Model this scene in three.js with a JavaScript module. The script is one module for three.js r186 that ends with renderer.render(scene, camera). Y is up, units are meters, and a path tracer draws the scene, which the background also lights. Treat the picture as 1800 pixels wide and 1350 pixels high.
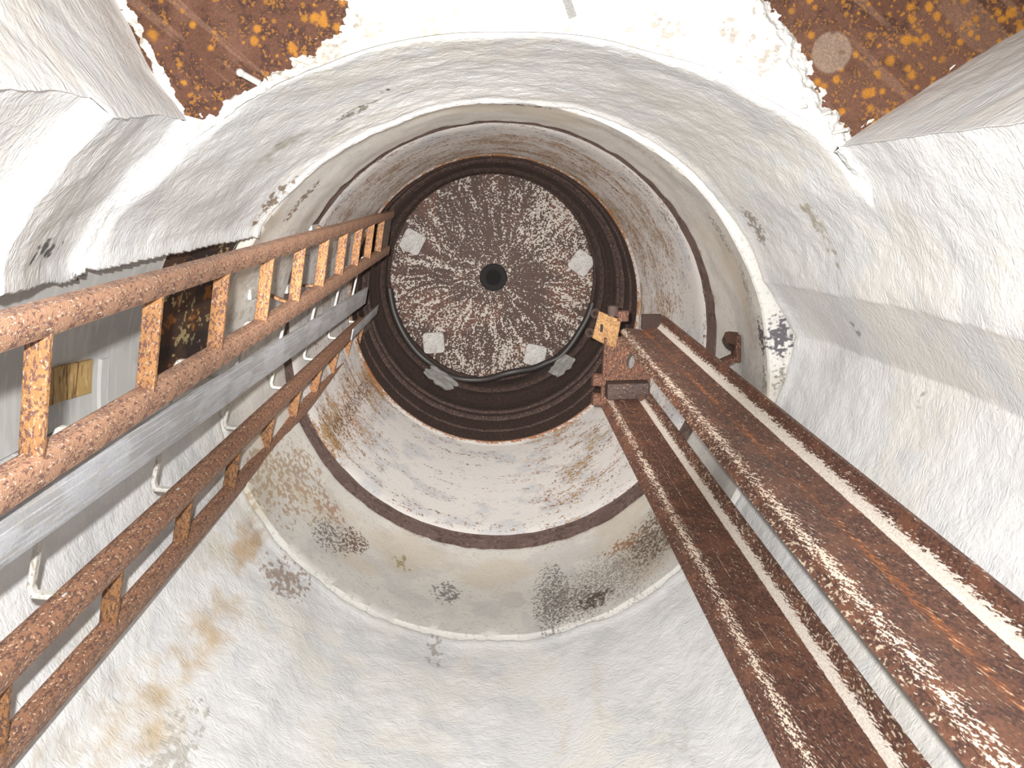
import * as THREE from 'three';
import { ImprovedNoise } from 'three/addons/math/ImprovedNoise.js';
import { mergeGeometries, toCreasedNormals } from 'three/addons/utils/BufferGeometryUtils.js';

// ---------------------------------------------------------------- camera, light, exposure
// Plan frame: shaft axis is the origin, PX to the right, PY ahead of the photographer; world = (PX, height, -PY).
const EYE = 1.3;                                   // lens height above the shaft floor
const TILT = Math.atan(325 / 1400);                // the lens leans this far from straight up
const scene = new THREE.Scene();
scene.background = new THREE.Color(0x000000);
const camera = new THREE.PerspectiveCamera(2 * Math.atan(675 / 1400) * 180 / Math.PI, 1800 / 1350, 0.02, 30);
camera.position.set(-0.027, EYE, 0.49);
camera.lookAt(-0.027, EYE + Math.cos(TILT), 0.49 - Math.sin(TILT));
camera.setViewOffset(1800, 1350, 50, 0, 1800, 1350);

const renderer = new THREE.WebGLRenderer({ antialias: true });
renderer.toneMapping = THREE.LinearToneMapping;
renderer.toneMappingExposure = 1.0;
renderer.shadowMap.enabled = true;

// the camera's own flash: above and to the left of the lens, its beam strongest along the view
const flash = new THREE.SpotLight(0xfffefb, 13.4, 0, 1.2, 1.0, 2);
flash.position.set(-0.027 - 0.05, EYE + 0.02, 0.49 + 0.10);
flash.target.position.set(-0.03, EYE + 4.2, 0.49 - 1.45);
flash.castShadow = true; flash.shadow.radius = 0.8; flash.shadow.mapSize.set(2048, 2048);
scene.add(flash, flash.target);
// added fill beam beside the lens, no source of the place; brightens tube and hatch
const addedBeam = new THREE.SpotLight(0xfffaf4, 88, 0, 0.34, 1.0, 2);
addedBeam.position.set(-0.027 - 0.06, EYE + 0.01, 0.49 + 0.045);
addedBeam.target.position.set(0.02, EYE + 4.0, -0.20);
addedBeam.castShadow = true; addedBeam.shadow.radius = 0.8; addedBeam.shadow.mapSize.set(2048, 2048);
scene.add(addedBeam, addedBeam.target);

// ---------------------------------------------------------------- helpers
const PI = Math.PI, D = PI / 180;
const clamp = (x, a = 0, b = 1) => Math.min(b, Math.max(a, x));
const sstep = (a, b, x) => { const t = clamp((x - a) / (b - a)); return t * t * (3 - 2 * t); };
const lerp = (a, b, t) => a + (b - a) * t;
function rng(seed) { let s = seed | 0; return () => { s = (s + 0x6d2b79f5) | 0; let t = Math.imul(s ^ (s >>> 15), 1 | s); t = (t + Math.imul(t ^ (t >>> 7), 61 | t)) ^ t; return ((t ^ (t >>> 14)) >>> 0) / 4294967296; }; }
const perlin = new ImprovedNoise();
const n3 = (x, y, z) => perlin.noise(x, y, z);
function hash2(x, y, s) { let h = Math.imul(x, 374761393) + Math.imul(y, 668265263) + Math.imul(s, 2246822519); h = Math.imul(h ^ (h >>> 13), 1274126177); return ((h ^ (h >>> 16)) >>> 0) / 4294967296; }
// value noise, periodic in px, py cells
function vn(x, y, px, py, s = 0) {
  const xi = Math.floor(x), yi = Math.floor(y), fx = x - xi, fy = y - yi;
  const a = ((xi % px) + px) % px, b = (a + 1) % px, c = ((yi % py) + py) % py, d = (c + 1) % py;
  const u = fx * fx * (3 - 2 * fx), v = fy * fy * (3 - 2 * fy);
  const p = hash2(a, c, s), q = hash2(b, c, s), r = hash2(a, d, s), t = hash2(b, d, s);
  return p + (q - p) * u + (r - p) * v + (p - q - r + t) * u * v;
}
function fbm(x, y, px, py, s = 0, oct = 4) { let a = 0.5, t = 0, w = 0; for (let i = 0; i < oct; i++) { t += a * vn(x, y, px, py, s + i * 17); w += a; a *= 0.5; x *= 2; y *= 2; px *= 2; py *= 2; } return t / w; }

function texture(w, h, f, srgb = true, repeat = false) {
  const data = new Uint8Array(w * h * 4), c = [0, 0, 0];
  const enc = srgb ? (x) => 255 * (x <= 0.0031308 ? 12.92 * x : 1.055 * Math.pow(x, 1 / 2.4) - 0.055) : (x) => 255 * x;
  for (let j = 0; j < h; j++) for (let i = 0; i < w; i++) {
    f((i + 0.5) / w, (j + 0.5) / h, c);
    const k = (j * w + i) * 4;
    data[k] = enc(clamp(c[0])); data[k + 1] = enc(clamp(c[1])); data[k + 2] = enc(clamp(c[2])); data[k + 3] = 255;
  }
  const t = new THREE.DataTexture(data, w, h, THREE.RGBAFormat);
  t.magFilter = THREE.LinearFilter; t.minFilter = THREE.LinearFilter;
  t.wrapS = THREE.RepeatWrapping; t.wrapT = THREE.RepeatWrapping;
  if (srgb) t.colorSpace = THREE.SRGBColorSpace;
  t.needsUpdate = true;
  return t;
}
const mix = (c, r, g, b, t) => { c[0] += (r - c[0]) * t; c[1] += (g - c[1]) * t; c[2] += (b - c[2]) * t; };
const scaled = (t, sx, sy) => { const k = t.clone(); k.repeat.set(sx, sy); k.needsUpdate = true; return k; };

const used = new Map();
function numbered(n) { const k = used.get(n) ?? 0; used.set(n, k + 1); return k ? `${n}_${String(k).padStart(3, '0')}` : n; }
function mesh(name, geo, mat, parent, label) {
  const m = new THREE.Mesh(geo, mat); m.name = parent === scene ? numbered(name) : name;
  m.castShadow = m.receiveShadow = true;
  if (label) m.userData.label = label;
  if (parent !== scene) { let k = 0; const names = new Set(parent.children.map((o) => o.name)); while (names.has(m.name)) m.name = `${name}_${String(++k).padStart(3, '0')}`; }
  parent.add(m);
  return m;
}
function struct(name, geo, mat) { const m = mesh(name, geo, mat, scene); m.userData.kind = 'structure'; return m; }
function thing(name, label, category, p, group) {
  const g = new THREE.Group(); g.name = numbered(name); g.position.copy(p); g.userData = { label, category };
  if (group) g.userData.group = group;
  scene.add(g); return g;
}
const W = (az, r, h) => new THREE.Vector3(r * Math.cos(az * D), EYE + h, -r * Math.sin(az * D));   // bearing, radius, height over the lens
const C = (x, y, h) => new THREE.Vector3(x - 0.027, EYE + h, -(y - 0.49));                          // plan offsets measured from the lens
function put(parent, geo, name, mat, label) { geo.translate(-parent.position.x, -parent.position.y, -parent.position.z); return mesh(name, geo, mat, parent, label); }

// bevelled bar from a to b: w across (roughly along hint), d deep
function bar(a, b, w, d, hint, round = 0.003, seg = 2) {
  const L = b.distanceTo(a), s = new THREE.Shape(), r = Math.min(round, w * 0.49, d * 0.49), x = w / 2, y = d / 2;
  s.moveTo(-x + r, -y); s.lineTo(x - r, -y); s.absarc(x - r, -y + r, r, -PI / 2, 0); s.lineTo(x, y - r); s.absarc(x - r, y - r, r, 0, PI / 2);
  s.lineTo(-x + r, y); s.absarc(-x + r, y - r, r, PI / 2, PI); s.lineTo(-x, -y + r); s.absarc(-x + r, -y + r, r, PI, 1.5 * PI);
  let g = new THREE.ExtrudeGeometry(s, { depth: L, bevelEnabled: false, curveSegments: seg, steps: 1 });
  g = toCreasedNormals(g, 0.9);
  const z = b.clone().sub(a).normalize(), xx = hint.clone().addScaledVector(z, -hint.dot(z)).normalize(), yy = z.clone().cross(xx);
  g.applyMatrix4(new THREE.Matrix4().makeBasis(xx, yy, z).setPosition(a));
  return g;
}
function tube(pts, r, seg = 40, rad = 8) { return new THREE.TubeGeometry(new THREE.CatmullRomCurve3(pts, false, 'catmullrom', 0.1), seg, r, rad, false); }
function hexBolt(p, dir, r = 0.016, len = 0.014) {
  const g = new THREE.CylinderGeometry(r * 0.93, r, len, 6); g.translate(0, len / 2, 0);
  const n = toCreasedNormals(g, 0.5); n.applyQuaternion(new THREE.Quaternion().setFromUnitVectors(new THREE.Vector3(0, 1, 0), dir.clone().normalize())); n.translate(p.x, p.y, p.z);
  return n;
}

// ---------------------------------------------------------------- textures and materials
// sprayed foam: short wavy ripples, finer grain on top
const foamBump = texture(1024, 1024, (u, v, c) => {
  const wx = fbm(u * 8, v * 8, 8, 8, 3, 3) * 1.6, wy = fbm(u * 8, v * 8, 8, 8, 9, 3) * 1.6;
  const a = vn(u * 22 + wx, v * 40 + wy * 2.2, 22, 40, 11), b = vn(u * 44 + wx, v * 76 + wy * 2, 44, 76, 23), g = vn(u * 160, v * 160, 160, 160, 31);
  const x = 0.55 * (1 - Math.abs(2 * a - 1)) + 0.3 * (1 - Math.abs(2 * b - 1)) + 0.15 * g;
  c[0] = c[1] = c[2] = x;
}, false);
const steelBump = texture(512, 512, (u, v, c) => { const x = 0.5 * fbm(u * 24, v * 24, 24, 24, 5, 4) + 0.5 * vn(u * 150, v * 150, 150, 150, 8); c[0] = c[1] = c[2] = x; }, false);

// stains, dirt and rust found on the photograph: [bearing, height, size along, size up, r, g, b, strength, grain]
const FOAM_STAINS = [
  [233, 1.747, 0.06, 0.035, 0.30, 0.28, 0.20, 0.75, 26], [252.4, 1.727, 0.014, 0.008, 0.05, 0.04, 0.03, 1, 60], [245.9, 1.787, 0.035, 0.018, 0.18, 0.15, 0.10, 0.8, 90],
  [222.3, 1.99, 0.05, 0.02, 0.22, 0.16, 0.10, 0.9, 60], [275.6, 1.831, 0.05, 0.02, 0.55, 0.55, 0.55, 0.6, 30], [327.7, 1.655, 0.055, 0.02, 0.42, 0.38, 0.29, 0.8, 40],
  [209.6, 1.293, 0.012, 0.05, 0.05, 0.05, 0.05, 0.9, 40], [326.4, 1.95, 0.04, 0.02, 0.25, 0.2, 0.15, 0.8, 90], [216, 1.2, 0.06, 0.05, 0.55, 0.53, 0.48, 0.5, 20],
  [148.9, 1.93, 0.05, 0.09, 0.52, 0.34, 0.16, 0.8, 18], [146, 1.6, 0.05, 0.16, 0.56, 0.38, 0.18, 0.8, 16], [146.3, 1.31, 0.06, 0.14, 0.56, 0.40, 0.20, 0.75, 16],
  [151, 1.98, 0.05, 0.06, 0.42, 0.30, 0.18, 0.7, 30], [154, 1.75, 0.07, 0.12, 0.55, 0.46, 0.30, 0.6, 14], [141, 1.25, 0.03, 0.12, 0.45, 0.42, 0.36, 0.7, 50], [139, 1.0, 0.06, 0.16, 0.45, 0.42, 0.36, 0.6, 40],
  [138.5, 1.95, 0.05, 0.06, 0.30, 0.20, 0.14, 0.75, 70], [152, 1.1, 0.05, 0.2, 0.5, 0.42, 0.3, 0.6, 30], [60, 1.5, 0.05, 0.1, 0.58, 0.58, 0.52, 0.45, 50], [62, 1.3, 0.03, 0.08, 0.55, 0.56, 0.49, 0.45, 90],
  [102.8, 1.97, 0.02, 0.05, 0.25, 0.22, 0.2, 0.6, 70], [344, 1.7, 0.02, 0.008, 0.2, 0.2, 0.2, 0.7, 60], [352, 1.5, 0.015, 0.006, 0.3, 0.3, 0.3, 0.7, 60], [240, 1.92, 0.05, 0.02, 0.5, 0.48, 0.42, 0.5, 40],
  [78, 1.7, 0.025, 0.25, 0.62, 0.56, 0.44, 0.5, 30], [70, 1.75, 0.02, 0.2, 0.6, 0.55, 0.44, 0.45, 30], [330, 1.85, 0.1, 0.05, 0.58, 0.57, 0.52, 0.5, 26], [160, 1.3, 0.08, 0.2, 0.68, 0.62, 0.48, 0.5, 18],
];
const COLLAR_STAINS = [
  [349, 2.085, 0.035, 0.022, 0.10, 0.09, 0.11, 0.95, 110], [358, 2.08, 0.03, 0.012, 0.16, 0.12, 0.08, 0.75, 120],
  [276.3, 2.1, 0.06, 0.012, 0.12, 0.09, 0.08, 0.95, 70], [326.4, 2.19, 0.04, 0.03, 0.28, 0.20, 0.14, 0.8, 110], [134.7, 2.28, 0.05, 0.06, 0.09, 0.06, 0.05, 0.74, 130], [139, 2.42, 0.05, 0.05, 0.38, 0.2, 0.12, 0.7, 60],
  [129, 2.36, 0.03, 0.05, 0.16, 0.08, 0.05, 0.9, 120], [115.8, 2.377, 0.02, 0.05, 0.36, 0.28, 0.12, 0.8, 40], [102.8, 2.29, 0.03, 0.05, 0.16, 0.15, 0.16, 0.8, 90], [76.6, 2.26, 0.035, 0.14, 0.14, 0.13, 0.12, 0.82, 150],
  [71, 2.17, 0.07, 0.07, 0.16, 0.13, 0.11, 0.75, 150], [65.8, 2.15, 0.035, 0.03, 0.07, 0.05, 0.04, 0.9, 100], [59.5, 2.25, 0.14, 0.12, 0.15, 0.10, 0.07, 0.60, 160], [47.6, 2.335, 0.06, 0.1, 0.14, 0.08, 0.05, 0.85, 120],
  [56, 2.42, 0.05, 0.03, 0.35, 0.16, 0.07, 0.85, 90], [338.1, 2.161, 0.04, 0.03, 0.25, 0.22, 0.18, 0.7, 100], [150, 2.35, 0.08, 0.16, 0.42, 0.27, 0.15, 0.7, 60], [222.3, 2.236, 0.05, 0.02, 0.2, 0.13, 0.08, 0.9, 80],
  [347, 2.2, 0.06, 0.06, 0.5, 0.5, 0.48, 0.6, 80], [0, 2.3, 0.1, 0.2, 0.55, 0.54, 0.5, 0.5, 60], [300, 2.2, 0.14, 0.05, 0.45, 0.36, 0.32, 0.5, 60], [158, 2.15, 0.06, 0.1, 0.45, 0.33, 0.2, 0.7, 60],
  [205, 2.45, 0.08, 0.14, 0.45, 0.42, 0.38, 0.6, 50], [196, 2.3, 0.1, 0.2, 0.5, 0.47, 0.42, 0.6, 40], [112, 2.72, 0.05, 0.05, 0.3, 0.32, 0.36, 0.6, 60],
];
function stain(list, az, h, r, c) {
  for (const s of list) {
    let da = az - s[0]; if (da > 180) da -= 360; if (da < -180) da += 360;
    const x = da * D * r / s[2], y = (h - s[1]) / s[3], q = x * x + y * y;
    if (q > 3.2) continue;
    const k = s[8], n = fbm(az * D * r * k * 1.6, h * k * 1.1, 8192, 8192, 77 + s[0] | 0, 4);
    const big = s[8] < 35, t = sstep(0.0, big ? 0.42 : 0.14, (big ? 0.55 : 1) * (n - 0.5) + (big ? 0.22 : 0.10) - (big ? 0.12 : 0.075) * q + (s[7] - 0.7) * 0.25);
    if (t > 0) mix(c, s[4], s[5], s[6], t * s[7]);
  }
}
const FH0 = -1.3, FH1 = 2.06;
const foamMap = texture(2048, 1400, (u, v, c) => {
  const az = u * 360, h = FH0 + v * (FH1 - FH0);
  const lo = fbm(u * 16, v * 12, 16, 12, 41, 4), mid = fbm(u * 60, v * 44, 60, 44, 47, 3), gr = vn(u * 900, v * 620, 900, 620, 3);
  c[0] = 0.775 + 0.03 * (gr - 0.5); c[1] = 0.775 + 0.03 * (gr - 0.5); c[2] = 0.775 + 0.03 * (gr - 0.5);
  mix(c, 0.77, 0.75, 0.69, 0.6 * sstep(0.5, 0.7, lo)); mix(c, 0.68, 0.69, 0.71, 0.7 * sstep(0.52, 0.66, mid));
  if (hash2((u * 2048) | 0, (v * 1400) | 0, 5) > 0.99996) mix(c, 0.2, 0.18, 0.16, 0.8);
  stain(FOAM_STAINS, az, h, 0.78, c);
});
const foamTile = texture(512, 512, (u, v, c) => {
  const lo = fbm(u * 5, v * 5, 5, 5, 51, 4), mid = fbm(u * 18, v * 18, 18, 18, 57, 3);
  c[0] = 0.79; c[1] = 0.78; c[2] = 0.765; mix(c, 0.76, 0.72, 0.66, 0.6 * sstep(0.55, 0.75, lo)); mix(c, 0.68, 0.69, 0.71, 0.7 * sstep(0.55, 0.7, mid));
});
const CH0 = 2.0, CH1 = 3.95;
// painted steel: white paint with rust breaking through in grains
const collarMap = texture(2048, 1400, (u, v, c) => {
  const az = u * 360, h = CH0 + v * (CH1 - CH0), low = h < 2.735;
  const lo = fbm(u * 14, v * 8, 14, 8, 61, 4), fine = vn(u * 1000, v * 500, 1000, 500, 6) * 0.6 + vn(u * 420, v * 230, 420, 230, 7) * 0.4, mid = fbm(u * 50, v * 20, 50, 20, 67, 3), band = fbm(u * 30, v * 60, 30, 60, 71, 3);
  if (low) { c[0] = 0.79; c[1] = 0.77; c[2] = 0.73; mix(c, 0.64, 0.63, 0.62, 0.6 * sstep(0.52, 0.68, mid)); mix(c, 0.55, 0.52, 0.49, 0.55 * sstep(0.66, 0.74, fine)); mix(c, 0.46, 0.26, 0.12, 0.8 * sstep(0.5, 0.62, 0.75 * fine + 0.5 * (mid - 0.5) + 0.9 * (h - 2.655) * 4)); mix(c, 0.66, 0.59, 0.47, 0.55 * sstep(0.54, 0.7, lo)); }
  else { c[0] = 0.66; c[1] = 0.64; c[2] = 0.62; mix(c, 0.54, 0.55, 0.58, 0.8 * sstep(0.5, 0.64, mid)); }
  if (!low) {
    // rust patches: a broad brown belt round the far side and above the ladder, thinner elsewhere
    const back = 0.5 + 0.5 * Math.cos((az - 285) * D), left = Math.exp(-(((az - 150) / 9) ** 2)), right = Math.exp(-(((az - 62) / 20) ** 2));
    const amount = 0.30 + 0.26 * back * sstep(2.95, 3.1, h + 0.25 * (lo - 0.5)) + 0.32 * left + 0.10 * right + 0.14 * sstep(3.72, 3.8, h + 0.2 * (band - 0.5));
    const t = sstep(0.40, 0.60, amount * 0.75 + 0.34 * (mid - 0.5) + 0.26 * (band - 0.5) + 0.62 * (fine - 0.5) + 0.06);
    mix(c, 0.36 + 0.12 * (lo - 0.5), 0.19 + 0.1 * (mid - 0.5), 0.075, t * 0.9);
    const dk = sstep(0.68, 0.8, fine * 0.6 + band * 0.45 + 0.06 * back); mix(c, 0.15, 0.075, 0.045, dk * 0.8);
    if (az > 146 && az < 152 && h > 2.95) mix(c, 0.12, 0.06, 0.035, 0.75 * sstep(0.45, 0.6, fine) * sstep(0, 0.3, 1 - Math.abs(az - 149) / 3));
    const edge = sstep(3.795, 3.815, h + 0.05 * (fine - 0.5) + 0.03 * (mid - 0.5)); mix(c, 0.36, 0.14, 0.05, edge * 0.85);
  }
  stain(COLLAR_STAINS, az, h, 0.73, c);
});
function rustTile(size, seed, base, dark, light, o = {}) {
  return texture(size, size, (u, v, c) => {
    const lo = fbm(u * 6, v * 6, 6, 6, seed, 3), a = fbm(u * 34, v * 20, 34, 20, seed + 3, 3), b = fbm(u * 50, v * 26, 50, 26, seed + 5, 3), g = vn(u * 170, v * 170, 170, 170, seed + 8);
    c[0] = base[0] * (0.8 + 0.4 * lo + 0.3 * (g - 0.5)); c[1] = base[1] * (0.8 + 0.4 * lo + 0.3 * (g - 0.5)); c[2] = base[2] * (0.8 + 0.4 * lo + 0.3 * (g - 0.5));
    mix(c, dark[0], dark[1], dark[2], (o.d ?? 0.85) * sstep(o.dt ?? 0.56, (o.dt ?? 0.56) + 0.1, a));
    mix(c, light[0], light[1], light[2], (o.l ?? 0.85) * sstep(o.lt ?? 0.68, (o.lt ?? 0.68) + 0.06, b));
  });
}
const bumpOf = (m) => scaled(steelBump, m, m);
const std = (p) => new THREE.MeshStandardMaterial(p);
const M = {
  foam: std({ map: foamMap, roughness: 0.62, bumpMap: Object.assign(scaled(foamBump, 17 / (2 * Math.PI * 0.78), 3.4), { channel: 1 }), bumpScale: 0.0015 }),
  foamPlain: std({ map: scaled(foamTile, 0.9, 0.9), roughness: 0.65, bumpMap: scaled(foamBump, 2.2, 2.2), bumpScale: 0.0015 }),
  collar: std({ map: collarMap, roughness: 0.6, bumpMap: Object.assign(scaled(steelBump, 4, 4), { channel: 1 }), bumpScale: 0.0012 }),
  band: std({ map: scaled(rustTile(512, 101, [0.125, 0.083, 0.073], [0.075, 0.048, 0.042], [0.20, 0.13, 0.10]), 3, 3), roughness: 0.85, bumpMap: bumpOf(5), bumpScale: 0.0015 }),
  stilePink: std({ map: scaled(rustTile(512, 111, [0.42, 0.235, 0.15], [0.16, 0.085, 0.07], [0.80, 0.66, 0.52], { dt: 0.57, lt: 0.72 }), 8, 8), roughness: 0.62, bumpMap: bumpOf(6), bumpScale: 0.0012 }),
  stileBrown: std({ map: scaled(rustTile(512, 121, [0.29, 0.145, 0.085], [0.11, 0.06, 0.05], [0.72, 0.55, 0.40], { dt: 0.55, lt: 0.68 }), 8, 8), roughness: 0.6, bumpMap: bumpOf(6), bumpScale: 0.0012 }),
  rung: std({ map: scaled(rustTile(512, 131, [0.37, 0.18, 0.068], [0.12, 0.055, 0.05], [0.52, 0.36, 0.25], { dt: 0.52, lt: 0.66, l: 0.7 }), 9, 9), roughness: 0.75, bumpMap: bumpOf(8), bumpScale: 0.0014 }),
  rungDark: std({ map: scaled(rustTile(512, 133, [0.27, 0.125, 0.048], [0.09, 0.045, 0.035], [0.42, 0.25, 0.13], { dt: 0.52, lt: 0.66, l: 0.7 }), 9, 9), roughness: 0.75, bumpMap: bumpOf(8), bumpScale: 0.0014 }),
  endPlate: std({ map: scaled(rustTile(512, 141, [0.22, 0.17, 0.135], [0.14, 0.09, 0.07], [0.36, 0.28, 0.22]), 5, 5), roughness: 0.7, bumpMap: bumpOf(8), bumpScale: 0.0008 }),
  whiteRod: std({ map: scaled(rustTile(256, 151, [0.60, 0.59, 0.55], [0.36, 0.29, 0.22], [0.68, 0.66, 0.62], { dt: 0.66 }), 6, 6), roughness: 0.6 }),
  rust: std({ map: scaled(rustTile(512, 161, [0.20, 0.085, 0.045], [0.06, 0.03, 0.025], [0.48, 0.24, 0.10], { lt: 0.66 }), 6, 6), roughness: 0.75, bumpMap: bumpOf(10), bumpScale: 0.0018 }),
  deepRust: std({ map: scaled(rustTile(512, 163, [0.115, 0.048, 0.030], [0.035, 0.02, 0.018], [0.34, 0.16, 0.07], { lt: 0.66, dt: 0.5 }), 8, 8), roughness: 0.75, bumpMap: bumpOf(10), bumpScale: 0.0018 }),
  darkRust: std({ map: scaled(rustTile(512, 171, [0.052, 0.030, 0.025], [0.022, 0.014, 0.013], [0.30, 0.17, 0.09], { lt: 0.73 }), 4, 4), roughness: 0.65, bumpMap: bumpOf(8), bumpScale: 0.0018 }),
  ochre: std({ map: scaled(rustTile(256, 181, [0.26, 0.14, 0.048], [0.12, 0.05, 0.025], [0.38, 0.26, 0.14], { dt: 0.54 }), 8, 8), roughness: 0.7, bumpMap: bumpOf(12), bumpScale: 0.001 }),
  black: std({ color: new THREE.Color(0.012, 0.01, 0.01), roughness: 0.9 }),
  rubber: std({ color: new THREE.Color(0.028, 0.024, 0.022), roughness: 0.5 }),
  foil: std({ color: new THREE.Color(0.50, 0.49, 0.47), roughness: 0.55, bumpMap: bumpOf(14), bumpScale: 0.003 }),
  pin: std({ color: new THREE.Color(0.72, 0.71, 0.68), roughness: 0.4, metalness: 0.3 }),
};
const zincTex = texture(512, 1024, (u, v, c) => {
  const a = fbm(u * 4, v * 10, 4, 10, 201, 4), s = fbm(u * 60, v * 6, 60, 6, 205, 3), g = vn(u * 120, v * 240, 120, 240, 209), w = fbm(u * 20, v * 26, 20, 26, 211, 3);
  c[0] = 0.46; c[1] = 0.47; c[2] = 0.50;
  mix(c, 0.32, 0.32, 0.33, 0.8 * sstep(0.45, 0.65, a)); mix(c, 0.60, 0.61, 0.64, 0.7 * sstep(0.56, 0.68, s)); mix(c, 0.40, 0.37, 0.33, 0.5 * sstep(0.6, 0.7, w));
  const k = 0.9 + 0.2 * g; c[0] *= k; c[1] *= k; c[2] *= k;
});
M.zinc = std({ map: scaled(zincTex, 8, 1), roughness: 0.5, bumpMap: bumpOf(8), bumpScale: 0.0006 });
const greyPaint = texture(512, 512, (u, v, c) => {
  const a = fbm(u * 5, v * 5, 5, 5, 221, 4), g = vn(u * 140, v * 140, 140, 140, 223), s = fbm(u * 8, v * 60, 8, 60, 225, 2);
  c[0] = 0.50; c[1] = 0.495; c[2] = 0.48; mix(c, 0.40, 0.40, 0.40, 0.7 * sstep(0.5, 0.66, a)); mix(c, 0.58, 0.57, 0.55, 0.6 * sstep(0.55, 0.7, s));
  if (g > 0.985) mix(c, 0.2, 0.15, 0.1, 0.6);
});
M.greyPaint = std({ map: scaled(greyPaint, 2, 2), roughness: 0.55 });
const rustPanelTex = texture(512, 512, (u, v, c) => {
  const a = fbm(u * 6, v * 6, 6, 6, 231, 4), b = fbm(u * 40, v * 40, 40, 40, 233, 3), o = fbm(u * 16, v * 16, 16, 16, 237, 3), y = fbm(u * 9, v * 9, 9, 9, 239, 3);
  c[0] = 0.075; c[1] = 0.038; c[2] = 0.024; mix(c, 0.035, 0.02, 0.016, sstep(0.45, 0.6, a)); mix(c, 0.34, 0.13, 0.025, 0.85 * sstep(0.58, 0.66, o * 0.6 + b * 0.4)); mix(c, 0.5, 0.40, 0.2, 0.8 * sstep(0.62, 0.68, y * 0.5 + b * 0.5));
});
M.rustPanel = std({ map: scaled(rustPanelTex, 2.2, 2.2), roughness: 0.7, bumpMap: bumpOf(6), bumpScale: 0.002 });
const woodTex = texture(256, 256, (u, v, c) => { const a = fbm(u * 3, v * 40, 3, 40, 241, 3), b = fbm(u * 10, v * 80, 10, 80, 243, 2); c[0] = 0.40; c[1] = 0.26; c[2] = 0.10; mix(c, 0.16, 0.08, 0.03, sstep(0.5, 0.62, a)); mix(c, 0.55, 0.42, 0.22, 0.6 * sstep(0.6, 0.7, b)); });
M.wood = std({ map: scaled(woodTex, 6, 6), roughness: 0.8 });

// ---------------------------------------------------------------- the foam-lined shaft
const table = (pts) => (az) => { // periodic cosine interpolation over bearings
  let a = az; while (a < pts[0][0]) a += 360; while (a >= pts[0][0] + 360) a -= 360;
  for (let i = 0; i < pts.length; i++) {
    const p = pts[i], q = i + 1 < pts.length ? pts[i + 1] : [pts[0][0] + 360, pts[0][1]];
    if (a >= p[0] && a <= q[0]) { const t = (a - p[0]) / (q[0] - p[0]); return lerp(p[1], q[1], t * t * (3 - 2 * t)); }
  }
  return pts[0][1];
};
const rTop = table([[12, 0.738], [45, 0.735], [90, 0.735], [130, 0.738], [175, 0.735], [213, 0.724], [240, 0.716], [270, 0.722], [295, 0.74], [322, 0.748]]);
const rMid = table([[12, 0.765], [45, 0.758], [90, 0.755], [130, 0.768], [160, 0.79], [190, 0.82], [211, 0.825], [221, 0.80], [235, 0.782], [250, 0.769], [270, 0.762], [286, 0.771], [302, 0.795], [315, 0.822], [324, 0.812], [338, 0.78]]);
const pleat = (az) => { let a = az; if (a < 100) a += 360; const up = clamp((a - 337.5) / 12), dn = clamp((366 - a) / 16.5); return 0.075 * (a < 349.5 ? up : dn); };
const waves = (az, h) => { const w = sstep(15, 40, az) * (1 - sstep(165, 185, az)); return w * (0.03 * n3(az * 0.075, h * 0.35, 5.5) + 0.014 * n3(az * 0.16, h * 0.8, 9.1)) + (az > 316 ? 0.012 * n3(az * 0.11, h * 0.3, 3.3) * sstep(316, 322, az) * (1 - sstep(346, 357, az)) : 0); };
const leftStep = (az) => sstep(196, 206, az) * (az > 300 ? 0 : 1);
const ledge = (az) => Math.max(leftStep(az), az > 300 ? 1 - sstep(318, 323, az) : 0);
const slotH = [[-2, 205.5], [1.09, 205.3], [1.115, 206.6], [1.25, 205.4], [1.4, 204.1], [1.43, 204.1], [1.452, 206.0], [1.6, 207.7], [1.8, 210.2], [2.03, 213.4], [9, 213.4]];
const slotAz = (h) => { for (let i = 1; i < slotH.length; i++) if (h <= slotH[i][0]) return lerp(slotH[i - 1][1], slotH[i][1], (h - slotH[i - 1][0]) / (slotH[i][0] - slotH[i - 1][0])); return 213.4; };
const inBare = (az, h) => sstep(182.4, 183, az) * (1 - sstep(slotAz(h) - 0.2, slotAz(h) + 0.2, az));
const bareR = (h) => h < 1.5 ? 0.874 : h < 2.06 ? lerp(0.874, 0.745, (h - 1.5) / 0.56) : 0.745;
const crease1 = table([[200, 0.850], [207, 0.848], [211, 0.846], [217, 0.838], [229, 0.828], [315, 0.835], [322, 0.82]]);
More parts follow.
